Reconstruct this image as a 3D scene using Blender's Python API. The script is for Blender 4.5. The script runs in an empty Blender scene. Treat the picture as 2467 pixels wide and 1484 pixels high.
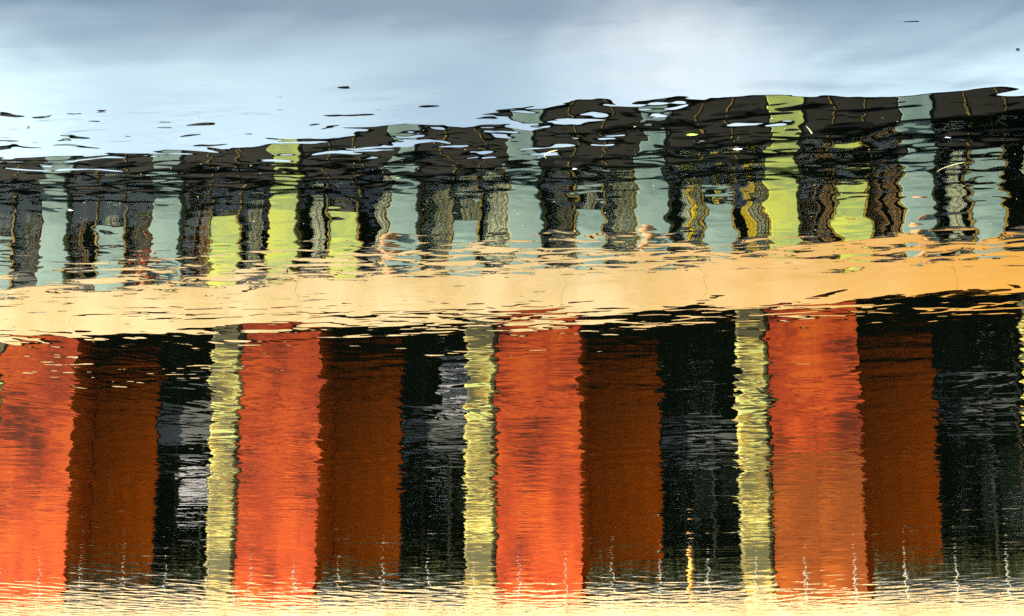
import bpy, bmesh, math, random
from mathutils import Vector, Matrix
import mathutils.noise as mn
R = random.Random(7)
sc = bpy.context.scene
C = sc.collection
rad = math.radians

# ------------------------------------------------------------ camera, sky, sun, exposure
CAM_H = 1.45
PITCH = math.atan((1640 - 742) / 4200)
FAC_A, FAC_D = rad(11.7), 45.0           # facade turned 11.7 degrees, 45 m away over the water
cam_d = bpy.data.cameras.new('camera')
cam = bpy.data.objects.new('camera', cam_d)
C.objects.link(cam)
cam_d.sensor_width = 36.0
cam_d.lens = 36.0 * 4200 / 2467
cam_d.clip_start = 0.05
cam_d.clip_end = 6000
# the photograph is turned upside down: the camera looks down on the water towards -y and is held rolled by 180 degrees
fwd = Vector((0, -math.cos(PITCH), -math.sin(PITCH)))
up = Vector((0, math.sin(PITCH), -math.cos(PITCH)))      # rolled: the top of the picture is the near water
right = fwd.cross(up)
cam.matrix_world = Matrix(((right.x, up.x, -fwd.x, 0), (right.y, up.y, -fwd.y, 0), (right.z, up.z, -fwd.z, CAM_H), (0, 0, 0, 1)))
sc.camera = cam

SUN_EL = rad(28)
SUN_OFF = rad(60)                        # sun comes from the left, this far off the facade's normal
sl = (-math.sin(SUN_OFF), math.cos(SUN_OFF))
ca, sa = math.cos(FAC_A), math.sin(FAC_A)
sun_h = (sl[0] * ca - sl[1] * sa, sl[0] * sa + sl[1] * ca)
to_sun = Vector((sun_h[0] * math.cos(SUN_EL), sun_h[1] * math.cos(SUN_EL), math.sin(SUN_EL)))
sun_d = bpy.data.lights.new('sun', 'SUN')
sun_d.energy = 5.0
sun_d.angle = rad(0.53)
sun_d.color = (1.0, 0.86, 0.66)
sun = bpy.data.objects.new('sun', sun_d)
C.objects.link(sun)
sun.location = to_sun * 100
sun.rotation_euler = to_sun.to_track_quat('Z', 'Y').to_euler()

world = bpy.data.worlds.new('World')
sc.world = world
world.use_nodes = True
wn, wl = world.node_tree.nodes, world.node_tree.links
wn.clear()
wo = wn.new('ShaderNodeOutputWorld')
wb = wn.new('ShaderNodeBackground')
wb.inputs['Strength'].default_value = 0.145
sky = wn.new('ShaderNodeTexSky')
sky.sky_type = 'NISHITA'
sky.sun_disc = False
sky.sun_elevation = SUN_EL
sky.sun_rotation = math.atan2(to_sun.x, to_sun.y)
sky.altitude = 50
sky.air_density = 1.0
sky.dust_density = 1.2
tc = wn.new('ShaderNodeTexCoord')
mp = wn.new('ShaderNodeMapping')
mp.inputs['Scale'].default_value = (1.0, 1.0, 3.2)
mp.inputs['Location'].default_value = (0.3, 0.0, 0.35)
wl.new(tc.outputs['Generated'], mp.inputs['Vector'])
cn = wn.new('ShaderNodeTexNoise')
cn.inputs['Scale'].default_value = 3.4
cn.inputs['Detail'].default_value = 3
cn.inputs['Roughness'].default_value = 0.42
wl.new(mp.outputs[0], cn.inputs['Vector'])
cr = wn.new('ShaderNodeValToRGB')
cr.color_ramp.elements[0].position = 0.22
cr.color_ramp.elements[0].color = (0, 0, 0, 1)
cr.color_ramp.elements[1].position = 0.62
cr.color_ramp.elements[1].color = (0.97, 0.97, 0.97, 1)
wl.new(cn.outputs[0], cr.inputs[0])
cm = wn.new('ShaderNodeMixRGB')
cm.inputs['Color2'].default_value = (9.8, 12.2, 12.3, 1)       # thin lit cloud, in the sky's own radiance units
sz = wn.new('ShaderNodeSeparateXYZ')
wl.new(tc.outputs['Generated'], sz.inputs[0])
hz = wn.new('ShaderNodeMapRange')                            # the veil of cloud thins with height
hz.inputs['From Min'].default_value = 0.25
hz.inputs['From Max'].default_value = 0.37
hz.inputs['To Min'].default_value = 1.0
hz.inputs['To Max'].default_value = 0.22
wl.new(sz.outputs['Z'], hz.inputs[0])
hm = wn.new('ShaderNodeMath')
hm.operation = 'MULTIPLY'
wl.new(cr.outputs[0], hm.inputs[0])
wl.new(hz.outputs[0], hm.inputs[1])
wl.new(hm.outputs[0], cm.inputs['Fac'])
wl.new(sky.outputs[0], cm.inputs['Color1'])
# one soft warm cloud bank over the building
def bank(direction, size, colour, prev):
    dp = wn.new('ShaderNodeVectorMath')
    dp.operation = 'SUBTRACT'
    wl.new(tc.outputs['Generated'], dp.inputs[0])
    dp.inputs[1].default_value = direction
    sc_ = wn.new('ShaderNodeVectorMath')
    sc_.operation = 'MULTIPLY'
    wl.new(dp.outputs[0], sc_.inputs[0])
    sc_.inputs[1].default_value = size
    ln = wn.new('ShaderNodeVectorMath')
    ln.operation = 'LENGTH'
    wl.new(sc_.outputs[0], ln.inputs[0])
    n2 = wn.new('ShaderNodeTexNoise')
    n2.inputs['Scale'].default_value = 14
    n2.inputs['Detail'].default_value = 4
    wl.new(tc.outputs['Generated'], n2.inputs['Vector'])
    ad = wn.new('ShaderNodeMath')
    ad.operation = 'MULTIPLY_ADD'
    ad.inputs[1].default_value = 1.2
    wl.new(n2.outputs[0], ad.inputs[0])
    wl.new(ln.outputs['Value'], ad.inputs[2])
    m2 = wn.new('ShaderNodeMapRange')
    m2.interpolation_type = 'SMOOTHSTEP'
    m2.inputs['From Min'].default_value = 0.5
    m2.inputs['From Max'].default_value = 1.7
    m2.inputs['To Min'].default_value = 0.5
    m2.inputs['To Max'].default_value = 0.0
    wl.new(ad.outputs[0], m2.inputs[0])
    mm = wn.new('ShaderNodeMixRGB')
    mm.inputs['Color2'].default_value = colour
    wl.new(m2.outputs[0], mm.inputs[0])
    wl.new(prev, mm.inputs[1])
    return mm.outputs[0]
skyc = bank((0.09, -0.93, 0.345), (11, 0, 18), (10.6, 11.2, 11.4, 1), cm.outputs[0])
wl.new(skyc, wb.inputs['Color'])
wl.new(wb.outputs[0], wo.inputs['Surface'])

sc.view_settings.view_transform = 'Standard'
sc.view_settings.look = 'None'
sc.view_settings.exposure = 2.65
sc.view_settings.gamma = 1.0
sc.view_settings.use_curve_mapping = False
sc.render.engine = 'CYCLES'
sc.cycles.max_bounces = 6
sc.cycles.diffuse_bounces = 2
sc.cycles.glossy_bounces = 4
sc.cycles.transparent_max_bounces = 12
sc.cycles.caustics_reflective = False
sc.cycles.caustics_refractive = False
sc.cycles.use_denoising = False

# ------------------------------------------------------------ materials
def mat(name, col, rough=0.6, col2=None, nscale=3.0, detail=6, lo=0.35, hi=0.65, stretch=(1, 1, 1), bump=0.0, metal=0.0, spec=0.3, third=None):
    m = bpy.data.materials.new(name)
    m.use_nodes = True
    n, l = m.node_tree.nodes, m.node_tree.links
    b = n['Principled BSDF']
    b.inputs['Roughness'].default_value = rough
    b.inputs['Metallic'].default_value = metal
    b.inputs['Specular IOR Level'].default_value = spec
    if col2 is None:
        col2 = tuple(c * 0.8 for c in col)
    t = n.new('ShaderNodeTexCoord')
    mpg = n.new('ShaderNodeMapping')
    mpg.inputs['Scale'].default_value = stretch
    l.new(t.outputs['Object'], mpg.inputs[0])
    nt = n.new('ShaderNodeTexNoise')
    nt.inputs['Scale'].default_value = nscale
    nt.inputs['Detail'].default_value = detail
    l.new(mpg.outputs[0], nt.inputs['Vector'])
    r = n.new('ShaderNodeValToRGB')
    r.color_ramp.elements[0].position = lo
    r.color_ramp.elements[0].color = (*col2, 1)
    r.color_ramp.elements[1].position = hi
    r.color_ramp.elements[1].color = (*col, 1)
    if third is not None:
        e = r.color_ramp.elements.new((lo + hi) / 2)
        e.color = (*third, 1)
    l.new(nt.outputs[0], r.inputs[0])
    l.new(r.outputs[0], b.inputs['Base Color'])
    if bump:
        bp = n.new('ShaderNodeBump')
        bp.inputs['Distance'].default_value = bump
        l.new(nt.outputs[0], bp.inputs['Height'])
        l.new(bp.outputs[0], b.inputs['Normal'])
    return m

M = {}
M['cream'] = mat('cream_render', (0.66, 0.51, 0.28), 0.8, (0.54, 0.395, 0.17), 0.9, 12, 0.36, 0.62, (1, 1, 0.5), 0.004)
def ochre_end():
    """the band's paint turns to deep ochre towards one end"""
    m = M['cream']
    n, l = m.node_tree.nodes, m.node_tree.links
    b = n['Principled BSDF']
    src = b.inputs['Base Color'].links[0].from_socket
    g = n.new('ShaderNodeNewGeometry')
    sx = n.new('ShaderNodeSeparateXYZ')
    l.new(g.outputs['Position'], sx.inputs[0])
    nt = n.new('ShaderNodeTexNoise')
    nt.inputs['Scale'].default_value = 0.6
    nt.inputs['Detail'].default_value = 8
    l.new(g.outputs['Position'], nt.inputs['Vector'])
    ad = n.new('ShaderNodeMath')
    ad.operation = 'MULTIPLY_ADD'
    ad.inputs[1].default_value = 6.0
    l.new(nt.outputs[0], ad.inputs[0])
    l.new(sx.outputs['X'], ad.inputs[2])
    mr = n.new('ShaderNodeMapRange')
    mr.inputs['From Min'].default_value = 5.0
    mr.inputs['From Max'].default_value = 15.0
    l.new(ad.outputs[0], mr.inputs[0])
    mx = n.new('ShaderNodeMixRGB')
    mx.inputs['Color2'].default_value = (0.60, 0.31, 0.055, 1)
    l.new(mr.outputs[0], mx.inputs[0])
    l.new(src, mx.inputs[1])
    l.new(mx.outputs[0], b.inputs['Base Color'])
ochre_end()
M['stone'] = mat('pale_quay_stone', (0.48, 0.37, 0.20), 0.8, (0.24, 0.165, 0.075), 1.6, 8, 0.3, 0.7, (1, 1, 2), 0.02)
M['paving'] = mat('paving', (0.4, 0.37, 0.3), 0.85, (0.3, 0.27, 0.22), 2.0)
M['red'] = mat('orange_red_paint', (0.33, 0.060, 0.006), 0.75, (0.05, 0.008, 0.002), 0.8, 13, 0.38, 0.62, (0.9, 1, 1.2), 0.003, spec=0.08, third=(0.22, 0.026, 0.005))
for _n in list(M['red'].node_tree.nodes):      # the mottling runs on from one panel to the next
    if _n.type == 'TEX_COORD':
        _g = M['red'].node_tree.nodes.new('ShaderNodeNewGeometry')
        M['red'].node_tree.links.new(_g.outputs['Position'], _n.outputs['Object'].links[0].to_node.inputs[0])
    if _n.type == 'TEX_NOISE':
        _n.inputs['Roughness'].default_value = 0.72
M['browner'] = mat('brown_orange_panel', (0.17, 0.040, 0.004), 0.75, (0.06, 0.012, 0.0015), 1.2, 13, 0.36, 0.64, (0.9, 1, 1.6), 0.003, spec=0.08)
M['timber'] = mat('brown_timber', (0.50, 0.082, 0.0012), 0.8, (0.17, 0.026, 0.0005), 1.6, 10, 0.3, 0.7, (1, 1, 2.0), 0.002, spec=0.0)
M['teal'] = mat('grey_green_panel', (0.25, 0.37, 0.32), 0.5, (0.13, 0.22, 0.20), 1.6, 7, 0.3, 0.7, (1, 1, 0.8))
M['lime'] = mat('yellow_green_panel', (0.50, 0.56, 0.09), 0.5, (0.24, 0.34, 0.13), 1.6, 7, 0.35, 0.65)
M['column'] = mat('patchy_pale_green_render', (0.34, 0.38, 0.11), 0.7, (0.035, 0.035, 0.008), 1.3, 6, 0.46, 0.60, (0.5, 0.5, 1.3), 0.004, third=(0.23, 0.155, 0.016))  # darkest patches paint in rippled reflections; the green and olive are its own
M['bronze'] = mat('gold_bronze_frame', (0.30, 0.20, 0.02), 0.45, (0.07, 0.06, 0.01), 3.0)
M['dark'] = mat('dark_olive_panel', (0.026, 0.025, 0.018), 0.6, (0.018, 0.018, 0.014), 1.0, spec=0.15)
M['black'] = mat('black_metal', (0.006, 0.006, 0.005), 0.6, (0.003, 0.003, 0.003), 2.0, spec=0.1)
M['blind'] = mat('grey_glass_patch', (0.30, 0.33, 0.34), 0.8, (0.10, 0.12, 0.12), 2.0, stretch=(0.6, 1, 3))  # grey of reflections in the glass, carried by sheets behind it
M['slate'] = mat('slate_grey_panel', (0.05, 0.06, 0.058), 0.5, (0.03, 0.036, 0.036), 1.5, stretch=(1, 1, 3))
M['slateframe'] = mat('grey_window_frame', (0.016, 0.018, 0.016), 0.8, (0.010, 0.012, 0.010), 2, spec=0.0)
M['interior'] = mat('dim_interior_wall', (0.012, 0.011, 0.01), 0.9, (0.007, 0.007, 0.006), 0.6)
M['cur_grey'] = mat('grey_curtain', (0.30, 0.30, 0.23), 0.9, (0.12, 0.12, 0.09), 3, stretch=(1, 1, 0.1))
M['cur_white'] = mat('white_curtain', (0.60, 0.60, 0.50), 0.9, (0.28, 0.29, 0.24), 3, stretch=(1, 1, 0.15))
M['cur_yellow'] = mat('yellow_curtain', (0.85, 0.60, 0.05), 0.9, (0.45, 0.30, 0.03), 5, stretch=(1, 1, 0.15))
M['pane_dark'] = mat('charcoal_pane_backing', (0.11, 0.10, 0.085), 0.9, (0.06, 0.055, 0.045), 3, stretch=(1, 1, 0.1))
M['cur_brown'] = mat('brown_curtain', (0.22, 0.12, 0.06), 0.9, (0.10, 0.06, 0.035), 4, stretch=(1, 1, 0.15))
M['paper'] = mat('white_blind', (0.33, 0.34, 0.36), 0.8, (0.22, 0.23, 0.25), 3)
M['white'] = mat('white_painted_steel', (0.26, 0.26, 0.21), 0.45, (0.16, 0.16, 0.12), 6)
M['gold'] = mat('orange_painted_steel', (0.55, 0.27, 0.05), 0.45, (0.4, 0.18, 0.03), 6)
M['terracotta'] = mat('peach_terracotta', (0.80, 0.46, 0.22), 0.8, (0.62, 0.30, 0.12), 5)
M['flower'] = mat('red_petals', (0.62, 0.06, 0.012), 0.6, (0.4, 0.03, 0.01), 20)
M['leaf'] = mat('dark_green_leaf', (0.06, 0.10, 0.02), 0.6, (0.025, 0.045, 0.012), 6)
M['hedge'] = mat('hedge_leaf', (0.028, 0.032, 0.006), 0.6, (0.012, 0.015, 0.004), 4, spec=0.1)
M['straw'] = mat('pale_straw', (0.75, 0.68, 0.36), 0.6, (0.5, 0.42, 0.18), 60)
M['limeleaf'] = mat('fresh_leaf', (0.35, 0.5, 0.05), 0.5, (0.2, 0.34, 0.04), 60)
M['twig'] = mat('wet_twig', (0.03, 0.022, 0.015), 0.5, (0.015, 0.011, 0.008), 60)
M['feather'] = mat('white_down', (0.8, 0.8, 0.82), 0.7, (0.6, 0.6, 0.65), 80)
M['earth'] = mat('ground_earth', (0.10, 0.11, 0.05), 0.95, (0.06, 0.07, 0.03), 0.05)

def glass(name, tint):
    m = bpy.data.materials.new(name)
    m.use_nodes = True
    n, l = m.node_tree.nodes, m.node_tree.links
    n.clear()
    o = n.new('ShaderNodeOutputMaterial')
    mx = n.new('ShaderNodeMixShader')
    tr = n.new('ShaderNodeBsdfTransparent')
    tr.inputs[0].default_value = (*tint, 1)
    gl = n.new('ShaderNodeBsdfGlossy')
    gl.inputs['Roughness'].default_value = 0.02
    fr = n.new('ShaderNodeFresnel')
    fr.inputs[0].default_value = 1.5
    t = n.new('ShaderNodeTexCoord')
    nt = n.new('ShaderNodeTexNoise')
    nt.inputs['Scale'].default_value = 1.1
    nt.inputs['Detail'].default_value = 1
    l.new(t.outputs['Object'], nt.inputs['Vector'])
    bp = n.new('ShaderNodeBump')
    bp.inputs['Distance'].default_value = 0.004
    l.new(nt.outputs[0], bp.inputs['Height'])
    l.new(bp.outputs[0], gl.inputs['Normal'])
    ge = n.new('ShaderNodeNewGeometry')     # only the outer face of a pane mirrors
    iv = n.new('ShaderNodeMath')
    iv.operation = 'SUBTRACT'
    iv.inputs[0].default_value = 1.0
    l.new(ge.outputs['Backfacing'], iv.inputs[1])
    mu = n.new('ShaderNodeMath')
    mu.operation = 'MULTIPLY'
    l.new(fr.outputs[0], mu.inputs[0])
    l.new(iv.outputs[0], mu.inputs[1])
    l.new(mu.outputs[0], mx.inputs[0])
    l.new(tr.outputs[0], mx.inputs[1])
    l.new(gl.outputs[0], mx.inputs[2])
    l.new(mx.outputs[0], o.inputs[0])
    return m
M['glass'] = glass('window_glass', (0.86, 0.88, 0.82))
M['glass_dark'] = glass('dark_window_glass', (0.35, 0.38, 0.36))

def water_mat():
    m = bpy.data.materials.new('rippled_water')
    m.use_nodes = True
    n, l = m.node_tree.nodes, m.node_tree.links
    b = n['Principled BSDF']
    b.inputs['Base Color'].default_value = (0.0006, 0.0010, 0.0006, 1)
    b.inputs['Roughness'].default_value = 0.0
    b.inputs['IOR'].default_value = 1.333
    t = n.new('ShaderNodeTexCoord')

    def noise(scale, detail, rough, sx, rot, off, dist=0.0):
        mpg = n.new('ShaderNodeMapping')
        mpg.vector_type = 'TEXTURE'
        mpg.inputs['Scale'].default_value = (1 / sx, 1, 1)
        mpg.inputs['Rotation'].default_value = (0, 0, rot)
        mpg.inputs['Location'].default_value = off
        l.new(t.outputs['Object'], mpg.inputs[0])
        nt = n.new('ShaderNodeTexNoise')
        nt.noise_dimensions = '3D'
        nt.inputs['Scale'].default_value = scale
        nt.inputs['Detail'].default_value = detail
        nt.inputs['Roughness'].default_value = rough
        nt.inputs['Distortion'].default_value = dist
        l.new(mpg.outputs[0], nt.inputs['Vector'])
        return nt.outputs[0]

    def mth(op, a, bb):
        q = n.new('ShaderNodeMath')
        q.operation = op
        for k, v in enumerate((a, bb)):
            if isinstance(v, (int, float)):
                q.inputs[k].default_value = v
            else:
                l.new(v, q.inputs[k])
        return q.outputs[0]
    W = WAVES
    sp = n.new('ShaderNodeSeparateXYZ')
    l.new(t.outputs['Object'], sp.inputs[0])
    gain = []
    for pts in GAIN:
        g = n.new('ShaderNodeFloatCurve')
        dist = mth('MULTIPLY', sp.outputs['Y'], -1 / 45.0)
        cv = g.mapping.curves[0]
        g.mapping.use_clip = True
        while len(cv.points) > 2:
            cv.points.remove(cv.points[-1])
        cv.points[0].location = (pts[0][0] / 45.0, pts[0][1] / 8)
        cv.points[1].location = (pts[-1][0] / 45.0, pts[-1][1] / 8)
        for (yy, vv) in pts[1:-1]:
            cv.points.new(yy / 45.0, vv / 8)
        for p_ in cv.points:
            p_.handle_type = 'AUTO_CLAMPED'
        g.mapping.update()
        l.new(dist, g.inputs['Value'])
        gain.append(mth('MULTIPLY', g.outputs[0], 8.0))
    h = None
    for (amp, scale, detail, rough, sx, rot, dist, patch, gi) in W:
        v = mth('MULTIPLY', mth('SUBTRACT', noise(scale, detail, rough, sx, rot, (scale * 3.1, scale * 1.7, scale), dist), 0.5), amp)
        if patch:
            r = n.new('ShaderNodeMapRange')
            r.inputs['From Min'].default_value = 0.38
            r.inputs['From Max'].default_value = 0.62
            r.inputs['To Min'].default_value = patch[1]
            r.inputs['To Max'].default_value = patch[2]
            r.interpolation_type = 'SMOOTHSTEP'
            l.new(noise(patch[0], 1, 0.5, 0.6, 0.2, (7.3 * scale, 2.2, 4)), r.inputs[0])
            v = mth('MULTIPLY', v, r.outputs[0])
        if gi is not None:                      # the breeze roughens the open water away from the bank
            v = mth('MULTIPLY', v, gain[gi])
        h = v if h is None else mth('ADD', h, v)
    bp = n.new('ShaderNodeBump')
    bp.inputs['Strength'].default_value = 1.0
    bp.inputs['Distance'].default_value = 1.0
    if 'Filter Width' in bp.inputs:
        bp.inputs['Filter Width'].default_value = 0.1
    l.new(h, bp.inputs['Height'])
    l.new(bp.outputs[0], b.inputs['Normal'])
    return m
# amplitude m, scale 1/m, detail, roughness, x stretch, rotation, distortion, (patch scale, low, high), gain curve
WAVES = [
    (0.0034, 1.1, 1.0, 0.5, 0.45, 0.10, 0.0, None, 4),
    (0.0240, 1.05, 1.2, 0.5, 2.60, 0.06, 0.2, (0.12, 0.6, 1.3), 2),
    (0.0018, 3.4, 1.0, 0.5, 0.35, 0.25, 0.3, (0.9, 0.6, 1.3), 0),
    (0.0013, 4.2, 1.0, 0.5, 0.50, 1.15, 0.3, (0.7, 0.6, 1.3), 5),
    (0.00045, 8.5, 1.0, 0.5, 0.45, -0.95, 0.4, (1.1, 0.3, 1.5), 1),
    (0.00040, 10.0, 1.0, 0.5, 0.40, 0.08, 0.4, (1.1, 0.0, 1.5), 1),
    (0.00095, 13.0, 1.0, 0.5, 0.55, 0.12, 0.5, (0.8, 0.5, 1.4), 3),
]
# (distance from the bank in metres, gain): long, short, open-water, cat's-paw, swell and crossing ripples
GAIN = [[(0, 0.35), (3.9, 0.5), (4.2, 1.4), (4.7, 1.5), (5.15, 0.6), (5.6, 0.6), (5.9, 1.0), (6.4, 0.6), (7.2, 1.3), (12, 1.6), (18, 2.3), (26, 1.0), (45, 0.25)],
        [(0, 0.15), (4.0, 0.2), (4.6, 1.3), (5.2, 0.9), (5.9, 1.2), (6.4, 0.35), (7.4, 1.4), (10, 3.0), (15, 3.4), (21, 1.8), (30, 0.2), (45, 0.0)],
        [(0, 0.0), (12, 0.015), (18, 0.12), (23, 0.35), (29, 1.0), (35, 2.0), (45, 2.8)],
        [(0, 0.0), (4.0, 0.05), (4.3, 0.5), (4.55, 1.0), (4.85, 1.25), (5.1, 0.8), (5.25, 0.12), (5.6, 0.2), (5.9, 0.75), (6.15, 0.4), (6.35, 0.05), (6.9, 0.7), (7.3, 0.4), (9, 0.1), (45, 0.0)],
        [(0, 0.4), (3.8, 0.6), (4.1, 1.5), (4.8, 1.4), (5.4, 0.8), (45, 0.8)],
        [(0, 0.3), (4.2, 1.2), (7, 1.5), (14, 2.2), (20, 1.6), (30, 0.4), (45, 0.2)]]
M['water'] = water_mat()

# ------------------------------------------------------------ mesh helpers
def new_obj(name, me, m, parent=None, loc=None, label=None):
    o = bpy.data.objects.new(name, me)
    C.objects.link(o)
    if m is not None and not me.materials:
        me.materials.append(m)
    if parent is not None:
        o.parent = parent
    if loc is not None:
        o.location = loc
    if label:
        o['label'] = label
    return o

def box_bm(bm, x0, x1, y0, y1, z0, z1):
    v = [bm.verts.new(p) for p in ((x0, y0, z0), (x1, y0, z0), (x1, y1, z0), (x0, y1, z0), (x0, y0, z1), (x1, y0, z1), (x1, y1, z1), (x0, y1, z1))]
    for f in ((0, 3, 2, 1), (4, 5, 6, 7), (0, 1, 5, 4), (1, 2, 6, 5), (2, 3, 7, 6), (3, 0, 4, 7)):
        bm.faces.new([v[i] for i in f])

def bm_mesh(bm, smooth=False, name='mesh'):
    me = bpy.data.meshes.new(name)
    bm.to_mesh(me)
    bm.free()
    if smooth:
        for p in me.polygons:
            p.use_smooth = True
    return me

_cache = {}
def box(name, m, parent, x0, x1, y0, y1, z0, z1, label=None, bevel=0.0):
    """a box part; the mesh is shared between boxes of one size and material, its origin at the box's centre"""
    d = (round(x1 - x0, 4), round(y1 - y0, 4), round(z1 - z0, 4), m.name, bevel)
    if d not in _cache:
        bm = bmesh.new()
        box_bm(bm, -d[0] / 2, d[0] / 2, -d[1] / 2, d[1] / 2, -d[2] / 2, d[2] / 2)
        if bevel:
            bmesh.ops.bevel(bm, geom=bm.edges[:], offset=bevel, segments=1, affect='EDGES')
        _cache[d] = bm_mesh(bm, name=name)
    return new_obj(name, _cache[d], m, parent, ((x0 + x1) / 2, (y0 + y1) / 2, (z0 + z1) / 2), label)

def empty(name, loc, rz, label=None, cat=None, group=None, kind=None):
    o = bpy.data.objects.new(name, None)
    C.objects.link(o)
    o.location = loc
    o.rotation_euler = (0, 0, rz)
    tag(o, label, cat, group, kind)
    return o

def tag(o, label=None, cat=None, group=None, kind=None):
    if label: o['label'] = label
    if cat: o['category'] = cat
    if group: o['group'] = group
    if kind: o['kind'] = kind

def world_pt(s, off, z):
    """a point from facade coordinates: s along it, off out of it towards the water"""
    return Vector((s * ca - off * sa, -FAC_D + s * sa + off * ca, z))

# ------------------------------------------------------------ setting: water, quay, ground
QOFF, QTOP = 1.15, 0.48
def sheet(name, pts, z, m):
    me = bpy.data.meshes.new(name)
    me.from_pydata([(p[0], p[1], z) for p in pts], [], [tuple(range(len(pts)))])
    o = new_obj(name, me, m)
    tag(o, kind='structure')
    return o
sheet('water', [(-900, -900), (900, -900), (900, 1500), (-900, 1500)], 0.0, M['water'])

def fac_box(name, m, x0, x1, y0, y1, z0, z1, kind='structure', bevel=0.0):
    o = box(name, m, None, x0, x1, y0, y1, z0, z1, bevel=bevel)
    o.location = world_pt((x0 + x1) / 2, (y0 + y1) / 2, (z0 + z1) / 2)
    o.rotation_euler = (0, 0, FAC_A)
    tag(o, kind=kind)
    return o
fac_box('promenade', M['paving'], -220, 220, -14, QOFF - 0.45, -1.5, QTOP - 0.02)
fac_box('ground', M['earth'], -900, 900, -900, -14.0, -1.5, QTOP - 0.03)
qw = fac_box('quay_wall', M['stone'], -220, 220, QOFF - 0.45, QOFF, -1.5, QTOP - 0.16)
# coping stones along the quay edge, each its own piece
cop_n = 60
for k in range(cop_n):
    s0 = -36 + k * 1.2
    o = box('coping_stone', M['stone'], qw, s0 + 0.006, s0 + 1.194, QOFF - 0.47, QOFF + 0.05, QTOP - 0.157, QTOP + R.uniform(-0.004, 0.004), bevel=0.012)
    o.location = Vector(o.location) - Vector((0, QOFF - 0.225, (QTOP - 0.16 - 1.5) / 2))

# ------------------------------------------------------------ the building
B = empty('waterfront_building', (0, -FAC_D, 0), FAC_A,
          'long two-storey building with cream band, grey-green glazed upper floor and orange-red panels', 'building')
S0, S1 = -34.0, 34.0
DEPTH = -12.0
ZF0, ZF1 = 7.92, 9.35          # cream band
ZW1 = 12.05                    # window heads
ZP0, ZP1 = 12.45, 13.46        # parapet
FL = QTOP
# cream band in lengths with hairline joints
joints = [S0, -26.6, -20.2, -12.55, -5.9, 1.35, 5.05, 11.4, 18.2, 26.0, S1]
for i in range(len(joints) - 1):
    box('cream_band', M['cream'], B, joints[i] + 0.003, joints[i + 1] - 0.003, -0.45, 0.0, ZF0, ZF1)
box('ledge', M['cream'], B, S0, S1, -0.48, 0.05, ZF1 + 0.002, ZF1 + 0.05)
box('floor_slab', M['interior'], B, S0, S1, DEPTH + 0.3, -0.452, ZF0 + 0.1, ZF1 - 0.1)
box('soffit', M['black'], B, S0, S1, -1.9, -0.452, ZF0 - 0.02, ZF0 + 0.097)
box('roof', M['dark'], B, S0, S1, DEPTH, -0.55, ZP1 - 0.3, ZP1 - 0.05)
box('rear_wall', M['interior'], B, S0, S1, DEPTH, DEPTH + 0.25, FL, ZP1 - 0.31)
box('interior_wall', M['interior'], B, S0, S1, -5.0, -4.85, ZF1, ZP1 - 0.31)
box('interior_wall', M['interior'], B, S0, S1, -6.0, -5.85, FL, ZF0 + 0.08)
for x in (S0, S1 - 0.25):
    box('side_wall', M['cream'], B, x, x + 0.25, DEPTH + 0.26, -0.46, FL, ZP1 - 0.31)
# shadow gap over the windows, set back
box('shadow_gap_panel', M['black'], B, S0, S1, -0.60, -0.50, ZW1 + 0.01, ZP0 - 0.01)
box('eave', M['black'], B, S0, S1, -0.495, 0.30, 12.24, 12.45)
box('roof_coping', M['black'], B, S0, S1, -0.50, -0.09, ZP1 + 0.002, ZP1 + 0.05)

def curtain_mesh(w, h, waves, amp, seed):
    r = random.Random(seed)
    nx = 40
    ph = [r.uniform(0, 6.28) for _ in range(3)]
    vs, fs = [], []
    for j in range(2):
        for i in range(nx + 1):
            t = i / nx
            y = amp * (math.sin(t * waves * 6.28 + ph[0]) + 0.5 * math.sin(t * waves * 11.3 + ph[1]))
            vs.append((-w / 2 + w * t, y, -h / 2 + h * j))
    for i in range(nx):
        fs.append((i, i + 1, nx + 1 + i + 1, nx + 1 + i))
    me = bpy.data.meshes.new('curtain_or_backing')
    me.from_pydata(vs, [], fs)
    for p in me.polygons:
        p.use_smooth = True
    return me

# pilaster centres and the three panels between neighbours
PC, PW, PB = 0.35, 0.80, 3.42
def bay(k):
    return PC + PB * k
LIME_P = (-2, 2)           # pilasters coloured yellow-green
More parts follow.
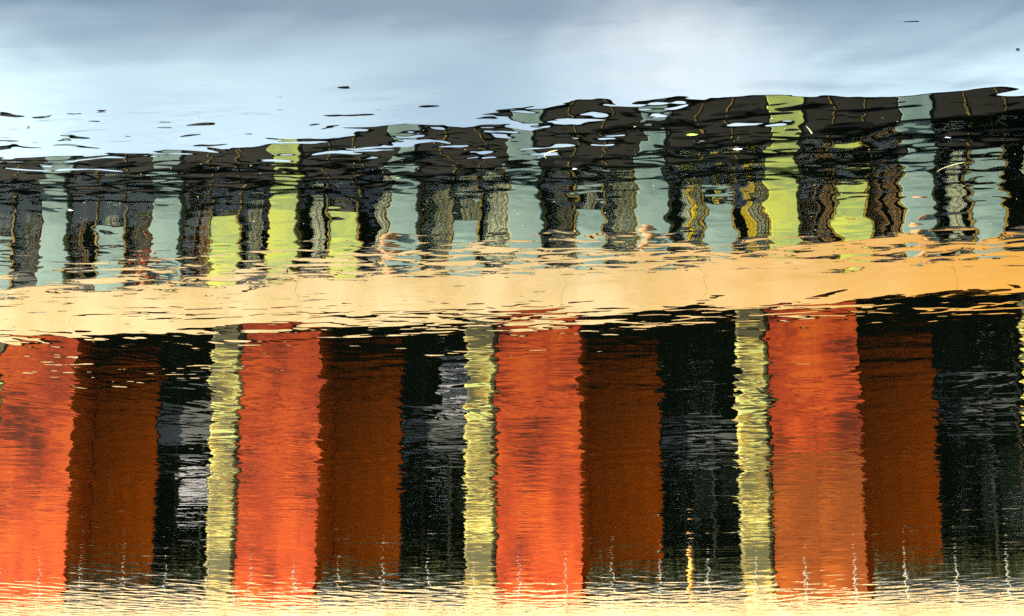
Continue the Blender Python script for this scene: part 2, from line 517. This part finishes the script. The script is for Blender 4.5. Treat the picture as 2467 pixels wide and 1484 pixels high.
# curtains per bay: (left, middle above the spandrel, right)
CUR = {-5: (None, None, None), -4: (None, None, None), -3: ('brown_l', None, 'grey_l'), -2: ('white_n', None, 'grey_s'), -1: ('grey', 'grey', 'white_g'),
       0: (None, 'grey_l', 'grey'), 1: ('grey_y', 'grey_y2', 'yellow'), 2: ('brown', None, 'brown'), 3: ('white_n', None, 'grey_s'), 4: ('grey', None, None)}
SPL = {-5: 10.75, -4: 10.85, -3: 11.08, -2: 11.02, -1: 10.88, 0: 11.10, 1: 11.20, 2: 11.16, 3: 11.42, 4: 11.3}
LIME_S = (-3, -2, 2)
CUR.update({-4: ('brown_l', 'grey_l', None), -3: ('brown', None, 'grey_l'), -2: ('white_n', None, 'grey_s')})
cur_meshes = {}
def put_curtain(kind, x, w, z0, z1):
    def one(mn_, x0, x1, waves=3):
        ww = round(x1 - x0, 3)
        key = (mn_, ww, round(z1 - z0, 2), waves, R.randrange(3))
        if key not in cur_meshes:
            cur_meshes[key] = curtain_mesh(ww, z1 - z0, waves, 0.006, R.random())
        new_obj('curtain_or_backing', cur_meshes[key], M[mn_], B, ((x0 + x1) / 2, -0.37, (z0 + z1) / 2))
    if kind is None:
        one('pane_dark', x + w * R.uniform(0.0, 0.15), x + w * R.uniform(0.85, 1.0), 3)  # bare window: an added charcoal sheet gives the pane its dark grey
        return
    if kind == 'grey': one('cur_grey', x, x + w, 5)
    elif kind == 'grey_l': one('cur_grey', x + w * 0.15, x + w * 0.75, 3)
    elif kind == 'brown_l': one('cur_brown', x + w * 0.1, x + w * 0.6, 3)
    elif kind == 'brown':
        one('cur_brown', x, x + w * 0.45, 3)
        one('cur_brown', x + w * 0.6, x + w * 0.95, 2)
    elif kind == 'white_n':
        one('cur_white', x + w * 0.35, x + w * 0.85, 2)
    elif kind == 'white_g': one('cur_white', x + w * 0.1, x + w, 4)
    elif kind == 'grey_s': one('cur_white', x + w * 0.62, x + w * 0.95, 2)
    elif kind == 'grey_y':
        one('cur_white', x + w * 0.3, x + w * 0.55, 1)
        one('cur_yellow', x + w * 0.56, x + w * 0.74, 1)
        one('cur_grey', x + w * 0.76, x + w, 2)
    elif kind == 'grey_y2':
        one('cur_grey', x, x + w * 0.24, 1)
        one('cur_yellow', x + w * 0.40, x + w * 0.58, 1)
        one('cur_grey', x + w * 0.72, x + w, 2)
    elif kind == 'yellow':
        one('cur_yellow', x + w * 0.30, x + w * 0.62, 1)
        one('cur_grey', x + w * 0.64, x + w, 3)

for k in range(-9, 10):
    c = bay(k)
    lime = k in LIME_P
    box('pilaster', M['lime' if lime else 'teal'], B, c - PW / 2, c + PW / 2, -0.5, -0.14, ZF1 + 0.052, ZP1, 'yellow-green pilaster' if lime else None, bevel=0.02)
    if k == 9:
        continue
    a0, a1 = c + PW / 2, c + PB - PW / 2
    mw = 0.075
    pw = (a1 - a0 - 4 * mw) / 3
    for j in range(4):
        mx = a0 + j * (pw + mw)
        box('mullion', M['bronze'], B, mx + 0.012, mx + mw - 0.012, -0.42, -0.24, ZF1 + 0.055, ZW1)
        if j in (1, 2):
            box('mullion', M['bronze'], B, mx + 0.022, mx + mw - 0.022, -0.42, -0.19, ZP0 + 0.01, ZP1 - 0.002)
    box('window_head', M['black'], B, a0, a1, -0.49, -0.2, ZW1 + 0.003, ZW1 + 0.09)
    sp = SPL.get(k, 11.0)
    cu = CUR.get(k, (None, 'grey', None))
    for j in range(3):
        x0 = a0 + mw + j * (pw + mw)
        x1 = x0 + pw
        box('parapet_panel', M['dark'], B, x0 - mw / 2 + 0.004, x1 + mw / 2 - 0.004, -0.49, -0.22, ZP0, ZP1 - 0.006)
        zb = ZF1 + 0.055
        if j == 1:
            box('spandrel_panel', M['lime' if k in LIME_S else 'teal'], B, x0 + 0.003, x1 - 0.003, -0.4, -0.26, zb, sp,
                'yellow-green spandrel panel' if k in LIME_S else None)
            box('transom', M['black'], B, x0 + 0.003, x1 - 0.003, -0.4, -0.24, sp + 0.002, sp + 0.05)
            zb = sp + 0.05
        else:
            box('sill_panel', M['slate'], B, x0 + 0.003, x1 - 0.003, -0.4, -0.26, zb, zb + 0.36)
            zb += 0.36
            box('transom', M['black'], B, x0 + 0.003, x1 - 0.003, -0.4, -0.24, zb + 0.002, zb + 0.05)
            zb += 0.05
        box('window_pane', M['glass'], B, x0 + 0.003, x1 - 0.003, -0.30, -0.288, zb + 0.002, ZW1)
        put_curtain(cu[j], x0 + 0.02, pw - 0.04, zb + 0.05, ZW1 - 0.03)

# ground floor: column, orange-red panel standing forward, brown timber wall, dark glazed bay, repeating every 7.1 m
GC, GP, CW = -0.87, 7.1, 0.82
def column_mesh():
    bm = bmesh.new()
    h, w, c = ZF0 - 0.03 - FL, CW / 2, 0.09
    ring = [(-w + c, w * 0.9), (w - c, w * 0.9), (w, w * 0.9 - c), (w, -w + c), (w - c, -w), (-w + c, -w), (-w, -w + c), (-w, w * 0.9 - c)]
    n = 9
    rows = []
    for j in range(n + 1):
        rows.append([bm.verts.new((x, y, h * j / n)) for x, y in ring])
    for j in range(n):
        for i in range(8):
            i2 = (i + 1) % 8
            bm.faces.new((rows[j][i2], rows[j][i], rows[j + 1][i], rows[j + 1][i2]))
    bm.faces.new(rows[-1][::-1])
    return bm_mesh(bm, name='column')
colm = column_mesh()
for k in range(-4, 5):
    c = GC + GP * k
    new_obj('column', colm, M['column'], B, (c, -0.47, FL))
    box('column_base', M['stone'], B, c - CW / 2 - 0.08, c + CW / 2 + 0.08, -0.98, 0.0, FL, FL + 0.22, bevel=0.02)
    r0 = c + CW / 2 + 0.03
    r1 = r0 + 2.22
    # the panel box: front face in six sheets with narrow joints, returns at both sides
    box('panel_return', M['timber'], B, r1 - 0.12, r1, -1.55, -0.20, FL + 0.05, ZF0 - 0.06)
    box('panel_return', M['red'], B, r0, r0 + 0.12, -1.55, -0.20, FL + 0.05, ZF0 - 0.06)
    for i in range(4):
        for j in range(2):
            xa = r0 + (r1 - r0) * j / 2
            za = FL + 0.05 + (ZF0 - 0.11 - FL) * i / 4
            browner = k == 1 and i < 2  # lower panels of one bay take a browner orange
            box('painted_panel', M['browner' if browner else 'red'], B, xa + 0.002, xa + (r1 - r0) / 2 - 0.002, -0.198, -0.15, za + 0.002, za + (ZF0 - 0.11 - FL) / 4 - 0.002,
                'brownish orange lower panel' if browner else None)
    b1 = r1 + 1.88
    nb = 4
    for i in range(nb):
        xa = r1 + 0.002 + (b1 - r1) * i / nb
        box('timber_board', M['timber'], B, xa + 0.001, xa + (b1 - r1) / nb - 0.001, -1.72, -1.60 + R.uniform(-0.002, 0.002), FL + 0.02, ZF0 - 0.04)
    box('shade_beam', M['black'], B, r1 + 0.004, c + GP - CW / 2 - 0.02, -1.58, -1.2, ZF0 - 0.40, ZF0 - 0.03)  # black strip stands in for the overhang's shade on the wall top
    # glazed bay
    g0, g1 = b1 + 0.01, c + GP - CW / 2 - 0.02
    gw = g1 - g0
    fr = []
    for x in (g0, g0 + gw * 0.27, g0 + gw * 0.63, g1 - 0.05):
        box('window_frame', M['slateframe'], B, x, x + 0.05, -1.70, -1.66, FL + 0.02, ZF0 - 0.04)
    tz = {-2: 5.15, -1: 4.95, 0: 4.55, 1: 5.3}.get(k, 5.2)
    th = {-2: 0.75, -1: 0.6, 0: 0.35, 1: 0.28}.get(k, 0.6)
    box('transom_panel', M['slate'], B, g0 + 0.052, g1 - 0.052, -1.70, -1.64, tz, tz + th)
    box('transom_panel', M['slate'], B, g0 + 0.052, g1 - 0.052, -1.70, -1.64, FL + 0.02, FL + 0.7)
    for (za, zb) in ((FL + 0.72, tz - 0.002), (tz + th + 0.002, ZF0 - 0.04)):
        for (xa, xb) in ((g0 + 0.052, g0 + gw * 0.27 - 0.002), (g0 + gw * 0.27 + 0.052, g0 + gw * 0.63 - 0.002), (g0 + gw * 0.63 + 0.052, g1 - 0.052)):
            box('window_pane', M['glass_dark'], B, xa, xb, -1.68, -1.668, za, zb)
    # close to the glass: white slats, and grey sheets painting in reflected trees
    if k in (-2, -1):
        zz, nq, st, xa, xb = (3.45, 7, 0.10, 0.34, 0.74) if k == -2 else (5.98, 6, 0.19, 0.50, 0.98)
        bl = empty('slatted_blind', (0, 0, 0), 0, 'bright white slatted blind')
        bl.parent = B
        for q in range(nq):
            box('slat', M['paper'], bl, g0 + gw * xa, g0 + gw * xb, -1.60, -1.58, zz + q * st, zz + (q + 0.72) * st)
    grey_sheets = {0: ((0.38, 0.66, 5.5, 6.6), (0.36, 0.70, 2.7, 4.0), (0.74, 0.96, 3.1, 4.2)), 1: ((0.30, 0.55, 5.9, 6.7), (0.15, 0.40, 2.6, 4.1), (0.50, 0.98, 2.2, 4.4)),
              -1: ((0.55, 0.98, 2.9, 4.1),), -2: ((0.05, 0.22, 4.2, 4.6),)}.get(k, ((0.4, 0.7, 3.0, 4.4),))
    for (xa, xb, za, zb) in grey_sheets:
        box('grey_sheet', M['blind'], B, g0 + gw * xa, g0 + gw * xb, -1.76, -1.74, za, zb)

# ------------------------------------------------------------ hedges in planters before the glazed bays
def leaf_cloud(name, w, d, h, n, size, m, seed, parent, loc):
    r = random.Random(seed)
    vs, fs = [], []
    for _ in range(n):
        p = Vector((r.uniform(-w / 2, w / 2), r.uniform(-d / 2, d / 2), r.uniform(0, h)))
        p.z *= 0.85 + 0.3 * mn.noise(Vector((p.x * 2.2 + seed, p.y * 2, 0)))
        a = Vector((r.gauss(0, 1), r.gauss(0, 1), r.gauss(0, 1))).normalized()
        b = a.orthogonal().normalized()
        c = a.cross(b)
        s = size * r.uniform(0.6, 1.3)
        i = len(vs)
        vs += [p - b * s, p + c * s * 0.5, p + b * s, p - c * s * 0.5]
        fs.append((i, i + 1, i + 2, i + 3))
    me = bpy.data.meshes.new(name)
    me.from_pydata(vs, [], fs)
    return new_obj(name, me, m, parent, loc)
hedge_at = {-2: 'clipped dark green hedge before the glazed bay left of the photo\'s centre',
            -1: 'clipped dark green hedge before the glazed bay at the middle column',
            0: 'clipped dark green hedge before the glazed bay behind the orange post',
            1: 'clipped dark green hedge before the glazed bay at the right edge'}
for k, lab in hedge_at.items():
    c = GC + GP * k
    g0, g1 = c + CW / 2 + 0.03 + 2.22 + 1.9, c + GP - CW / 2 - 0.02
    g0 -= 1.75
    w = g1 - g0 - 0.1
    h = empty('hedge', world_pt((g0 + g1) / 2, -0.2, FL), FAC_A, lab, 'hedge', 'hedges before the glazed bays')
    bm = bmesh.new()
    box_bm(bm, -w / 2, w / 2, -0.28, 0.28, 0, 0.34)
    bmesh.ops.bevel(bm, geom=bm.edges[:], offset=0.02, segments=1, affect='EDGES')
    new_obj('planter', bm_mesh(bm), M['slate'], h)
    leaf_cloud('foliage', w, 0.5, 0.75, 4600, 0.05, M['hedge'], k + 20, h, (0, 0, 0.3))

# ------------------------------------------------------------ the bank behind the camera, with trees added out of view to darken what the glass reflects
bk = sheet('bank', [(-900, 9), (900, 9), (900, 900), (-900, 900)], 0.6, M['earth'])
added_wood = leaf_cloud('added_wood', 260, 10, 34, 75000, 0.9, M['leaf'], 31, None, (0, 17, 0.6))
added_wood['kind'] = 'stuff'

# ------------------------------------------------------------ lathe, pots on the ledge
def lathe(prof, n=20):
    bm = bmesh.new()
    rows = [[bm.verts.new((r * math.cos(6.2832 * i / n), r * math.sin(6.2832 * i / n), z)) for i in range(n)] for r, z in prof]
    for a, b in zip(rows, rows[1:]):
        for i in range(n):
            bm.faces.new((a[i], a[(i + 1) % n], b[(i + 1) % n], b[i]))
    bm.faces.new(rows[0][::-1])
    bm.faces.new(rows[-1])
    return bm_mesh(bm, True)
pot_me = lathe([(0.10, 0), (0.12, 0.02), (0.15, 0.22), (0.16, 0.25), (0.19, 0.26), (0.19, 0.31), (0.165, 0.31), (0.155, 0.27), (0.02, 0.26)])
urn_me = lathe([(0.13, 0), (0.13, 0.05), (0.06, 0.09), (0.06, 0.14), (0.16, 0.26), (0.19, 0.40), (0.15, 0.50), (0.19, 0.54), (0.19, 0.58), (0.15, 0.57), (0.02, 0.45)])
LEDGE = ZF1 + 0.052
def ledge_pos(s):
    return world_pt(s, -0.02 - 0.03, LEDGE)
for s, lab, st in ((-3.35, 'peach terracotta urn on the ledge between the dark window and grey-green pilaster left of centre', 1.0),
                   (3.62, 'peach terracotta urn on the ledge before the pilaster right of centre', 0.9),
                   (10.62, 'peach terracotta urn on the ledge near the right edge of the photo', 1.0)):
    u = new_obj('urn', urn_me, M['terracotta'], None, ledge_pos(s))
    u.scale = (st, st, st)
    tag(u, lab, 'urn', 'terracotta urns on the cream ledge')
fp = empty('flower_pot', ledge_pos(-10.45), FAC_A, 'pot of bright red flowers on the ledge at the far left', 'flower pot')
new_obj('pot', pot_me, M['terracotta'], fp)
leaf_cloud('foliage', 0.55, 0.28, 0.35, 260, 0.06, M['leaf'], 3, fp, (0, 0, 0.26))
r = random.Random(4)
bm = bmesh.new()
for _ in range(42):
    p = Vector((r.gauss(0, 0.2), r.uniform(-0.12, 0.2), 0.30 + abs(r.gauss(0.0, 0.22))))
    bmesh.ops.create_icosphere(bm, subdivisions=1, radius=r.uniform(0.04, 0.075), matrix=Matrix.Translation(p))
fl = new_obj('flower_cluster', bm_mesh(bm), M['flower'], fp)
fl['kind'] = 'stuff'

# ------------------------------------------------------------ posts along the quay edge
post_me = lathe([(0.035, 0), (0.04, 0.02), (0.017, 0.06), (0.017, 0.70), (0.045, 0.72), (0.045, 0.75), (0.03, 0.79), (0.005, 0.81)], 12)
flange_me = lathe([(0.10, 0), (0.10, 0.02), (0.05, 0.03)], 12)
ords = 'first second third fourth fifth sixth seventh eighth ninth tenth eleventh twelfth thirteenth fourteenth fifteenth sixteenth seventeenth eighteenth nineteenth twentieth'.split()
ords += ['twenty-' + o for o in ords[:9]]
def post(s, lab, group):
    p = empty('quay_post', world_pt(s, QOFF - 0.2, QTOP), FAC_A, lab, 'post', group)
    new_obj('shaft', post_me, M['white'], p)
    new_obj('flange', flange_me, M['white'], p)
i = 0
for k in range(-1, 25):
    s = -13.75 + 1.178 * k
    if -14.2 < s < 13.3:
        lab = 'slim white quay post, %s from the left edge of the photo' % ords[i]
        i += 1
    else:
        lab = 'slim white quay post %s the %s edge of the photo' % ('just beyond' if abs(s) < 14.0 else 'second beyond', 'left' if s < 0 else 'right')
    post(s, lab, 'white posts along the quay edge')
gp = empty('marker_post', world_pt(4.68, QOFF - 0.2, QTOP), FAC_A, 'taller bright orange post among the white quay posts, right of centre', 'post')
new_obj('shaft', lathe([(0.07, 0), (0.07, 1.05), (0.05, 1.10), (0.01, 1.12)], 14), M['gold'], gp)
new_obj('flange', flange_me, M['gold'], gp).scale = (1.5, 1.5, 1.0)

# ------------------------------------------------------------ bits floating on the near water
def stalk(name, x, y, L, w, rz, curl, m, lab, cat, lift=0.0):
    """a tapering bent stalk lying on the surface"""
    bm = bmesh.new()
    n, rows = 10, []
    for i in range(n + 1):
        t = i / n
        a = curl * (t - 0.5)
        c = Vector((L * (t - 0.5), 0.5 * L * (math.cos(a) - 1) * (2 if curl > 0 else -2), w * 0.35 + lift * t * t))
        rr = w * (0.35 + 0.65 * t) * (1 if i < n else 0.6)
        rows.append([bm.verts.new(c + Vector((0, math.cos(q) * rr, math.sin(q) * rr * 0.7))) for q in (0, 1.05, 2.09, 3.14, 4.19, 5.24)])
    for a, b in zip(rows, rows[1:]):
        for i in range(6):
            bm.faces.new((a[i], a[(i + 1) % 6], b[(i + 1) % 6], b[i]))
    bm.faces.new(rows[0][::-1]); bm.faces.new(rows[-1])
    o = new_obj(name, bm_mesh(bm, True), m, None, (x, y, 0.0))
    o.rotation_euler = (0, 0, rz)
    tag(o, lab, cat)
    return o
def leaf(x, y, L, w, rz, m, lab, name='floating_leaf', cat='leaf'):
    vs, fs = [], []
    n = 8
    for i in range(n + 1):
        t = i / n
        hw = w * math.sin(math.pi * min(1, t * 1.02)) ** 0.8 * (1 - 0.25 * t) + 0.0002
        z = 0.0015 + 0.006 * (t - 0.5) ** 2
        for q in (-1, 0, 1):
            vs.append((L * (t - 0.5), q * hw, z + 0.12 * hw * abs(q)))
    for i in range(n):
        for q in range(2):
            a = i * 3 + q
            fs.append((a, a + 3, a + 4, a + 1))
    me = bpy.data.meshes.new(name)
    me.from_pydata(vs, [], fs)
    o = new_obj(name, me, m, None, (x, y, 0))
    o.rotation_euler = (0, 0, rz)
    so = o.modifiers.new('thickness', 'SOLIDIFY')
    so.thickness = 0.0006
    tag(o, lab, cat)
    return o
# filled by place() below: positions are metres on the water, a few metres from the bank where the camera is
FL_ = CAM_H / 1.6
def W_(x, y):
    return x * FL_, y * FL_
x, y = W_(0.883, -4.949); stalk('floating_stalk', x, y, 0.068, 0.0022, rad(-68), 0.3, M['straw'], 'pale straw stalk lying askew below the largest dark roof ripple', 'stalk')
x, y = W_(0.105, -5.191); stalk('floating_stalk', x, y, 0.085, 0.0013, rad(70), 1.3, M['straw'], 'thin curled pale stalk on the dark ripple near the centre', 'stalk')
x, y = W_(1.387, -5.325); stalk('floating_stalk', x, y, 0.11, 0.0012, rad(58), 0.9, M['straw'], 'long thin bent stalk near the right-hand grey-green pilaster', 'stalk')
x, y = W_(0.694, -5.135); leaf(x, y, 0.024, 0.010, rad(10), M['feather'], 'small white down feather above the yellow curtains', 'floating_feather', 'feather')
x, y = W_(0.539, -4.99); leaf(x, y, 0.032, 0.010, rad(8), M['limeleaf'], 'small fresh yellow-green leaf on the black ripple right of centre')
x, y = W_(-1.533, -5.849); leaf(x, y, 0.016, 0.006, rad(0), M['feather'], 'tiny white fleck of down at the left grey-green pilaster', 'floating_feather', 'feather')
x, y = W_(0.991, -4.083); stalk('floating_twig', x, y, 0.034, 0.0014, rad(4), 0.3, M['twig'], 'short dark twig alone on the pale sky water, top right', 'twig')
x, y = W_(1.312, -4.281); leaf(x, y, 0.010, 0.005, rad(0), M['twig'], 'tiny dark seed at the right edge of the pale water', 'floating_seed', 'seed')
x, y = W_(-1.179, -4.78); leaf(x, y, 0.026, 0.005, rad(5), M['twig'], 'small dark sodden leaf on the pale water, upper left')
x, y = W_(-1.43, -4.93); leaf(x, y, 0.008, 0.004, rad(0), M['twig'], 'tiny dark seed on the pale water at the far left', 'floating_seed', 'seed')
x, y = W_(-0.37, -5.45); leaf(x, y, 0.016, 0.004, rad(15), M['limeleaf'], 'tiny golden scrap of leaf left of centre on the dark band')
x, y = W_(1.31, -5.02); leaf(x, y, 0.018, 0.004, rad(-12), M['feather'], 'small white fleck on the dark band near the right edge', 'floating_feather', 'feather')
x, y = W_(0.20, -5.35); leaf(x, y, 0.014, 0.003, rad(20), M['feather'], 'tiny white fleck under the curled stalk near the centre', 'floating_feather', 'feather')
x, y = W_(-1.78, -5.80); leaf(x, y, 0.020, 0.003, rad(-20), M['feather'], 'thin white fleck on the dark window ripple at the left edge', 'floating_feather', 'feather')

# foam flecks, seeds and dust too many and too small to count, scattered over the near water
rr_ = random.Random(12)
vs, fs = [], []
for _ in range(80):
    fy = -rr_.uniform(4.35, 5.6)
    fx = rr_.uniform(-0.3, 0.3) * -fy * 1.15
    L, w, a = rr_.uniform(0.0010, 0.0040), rr_.uniform(0.0005, 0.0011), rr_.uniform(-0.6, 0.6)
    i0 = len(vs)
    for (p, q, z) in ((-L, 0, 0.0004), (0, -w, 0.0004), (L, 0, 0.0004), (0, w, 0.0004), (0, 0, 0.0014)):
        vs.append((fx + p * math.cos(a) - q * math.sin(a), fy + p * math.sin(a) + q * math.cos(a), z))
    fs += [(i0, i0 + 1, i0 + 4), (i0 + 1, i0 + 2, i0 + 4), (i0 + 2, i0 + 3, i0 + 4), (i0 + 3, i0, i0 + 4)]
me = bpy.data.meshes.new('foam_flecks')
me.from_pydata(vs, [], fs)
tag(new_obj('foam_flecks', me, M['straw']), 'tiny pale flecks of foam and seed scattered over the near water', 'foam flecks', None, 'stuff')
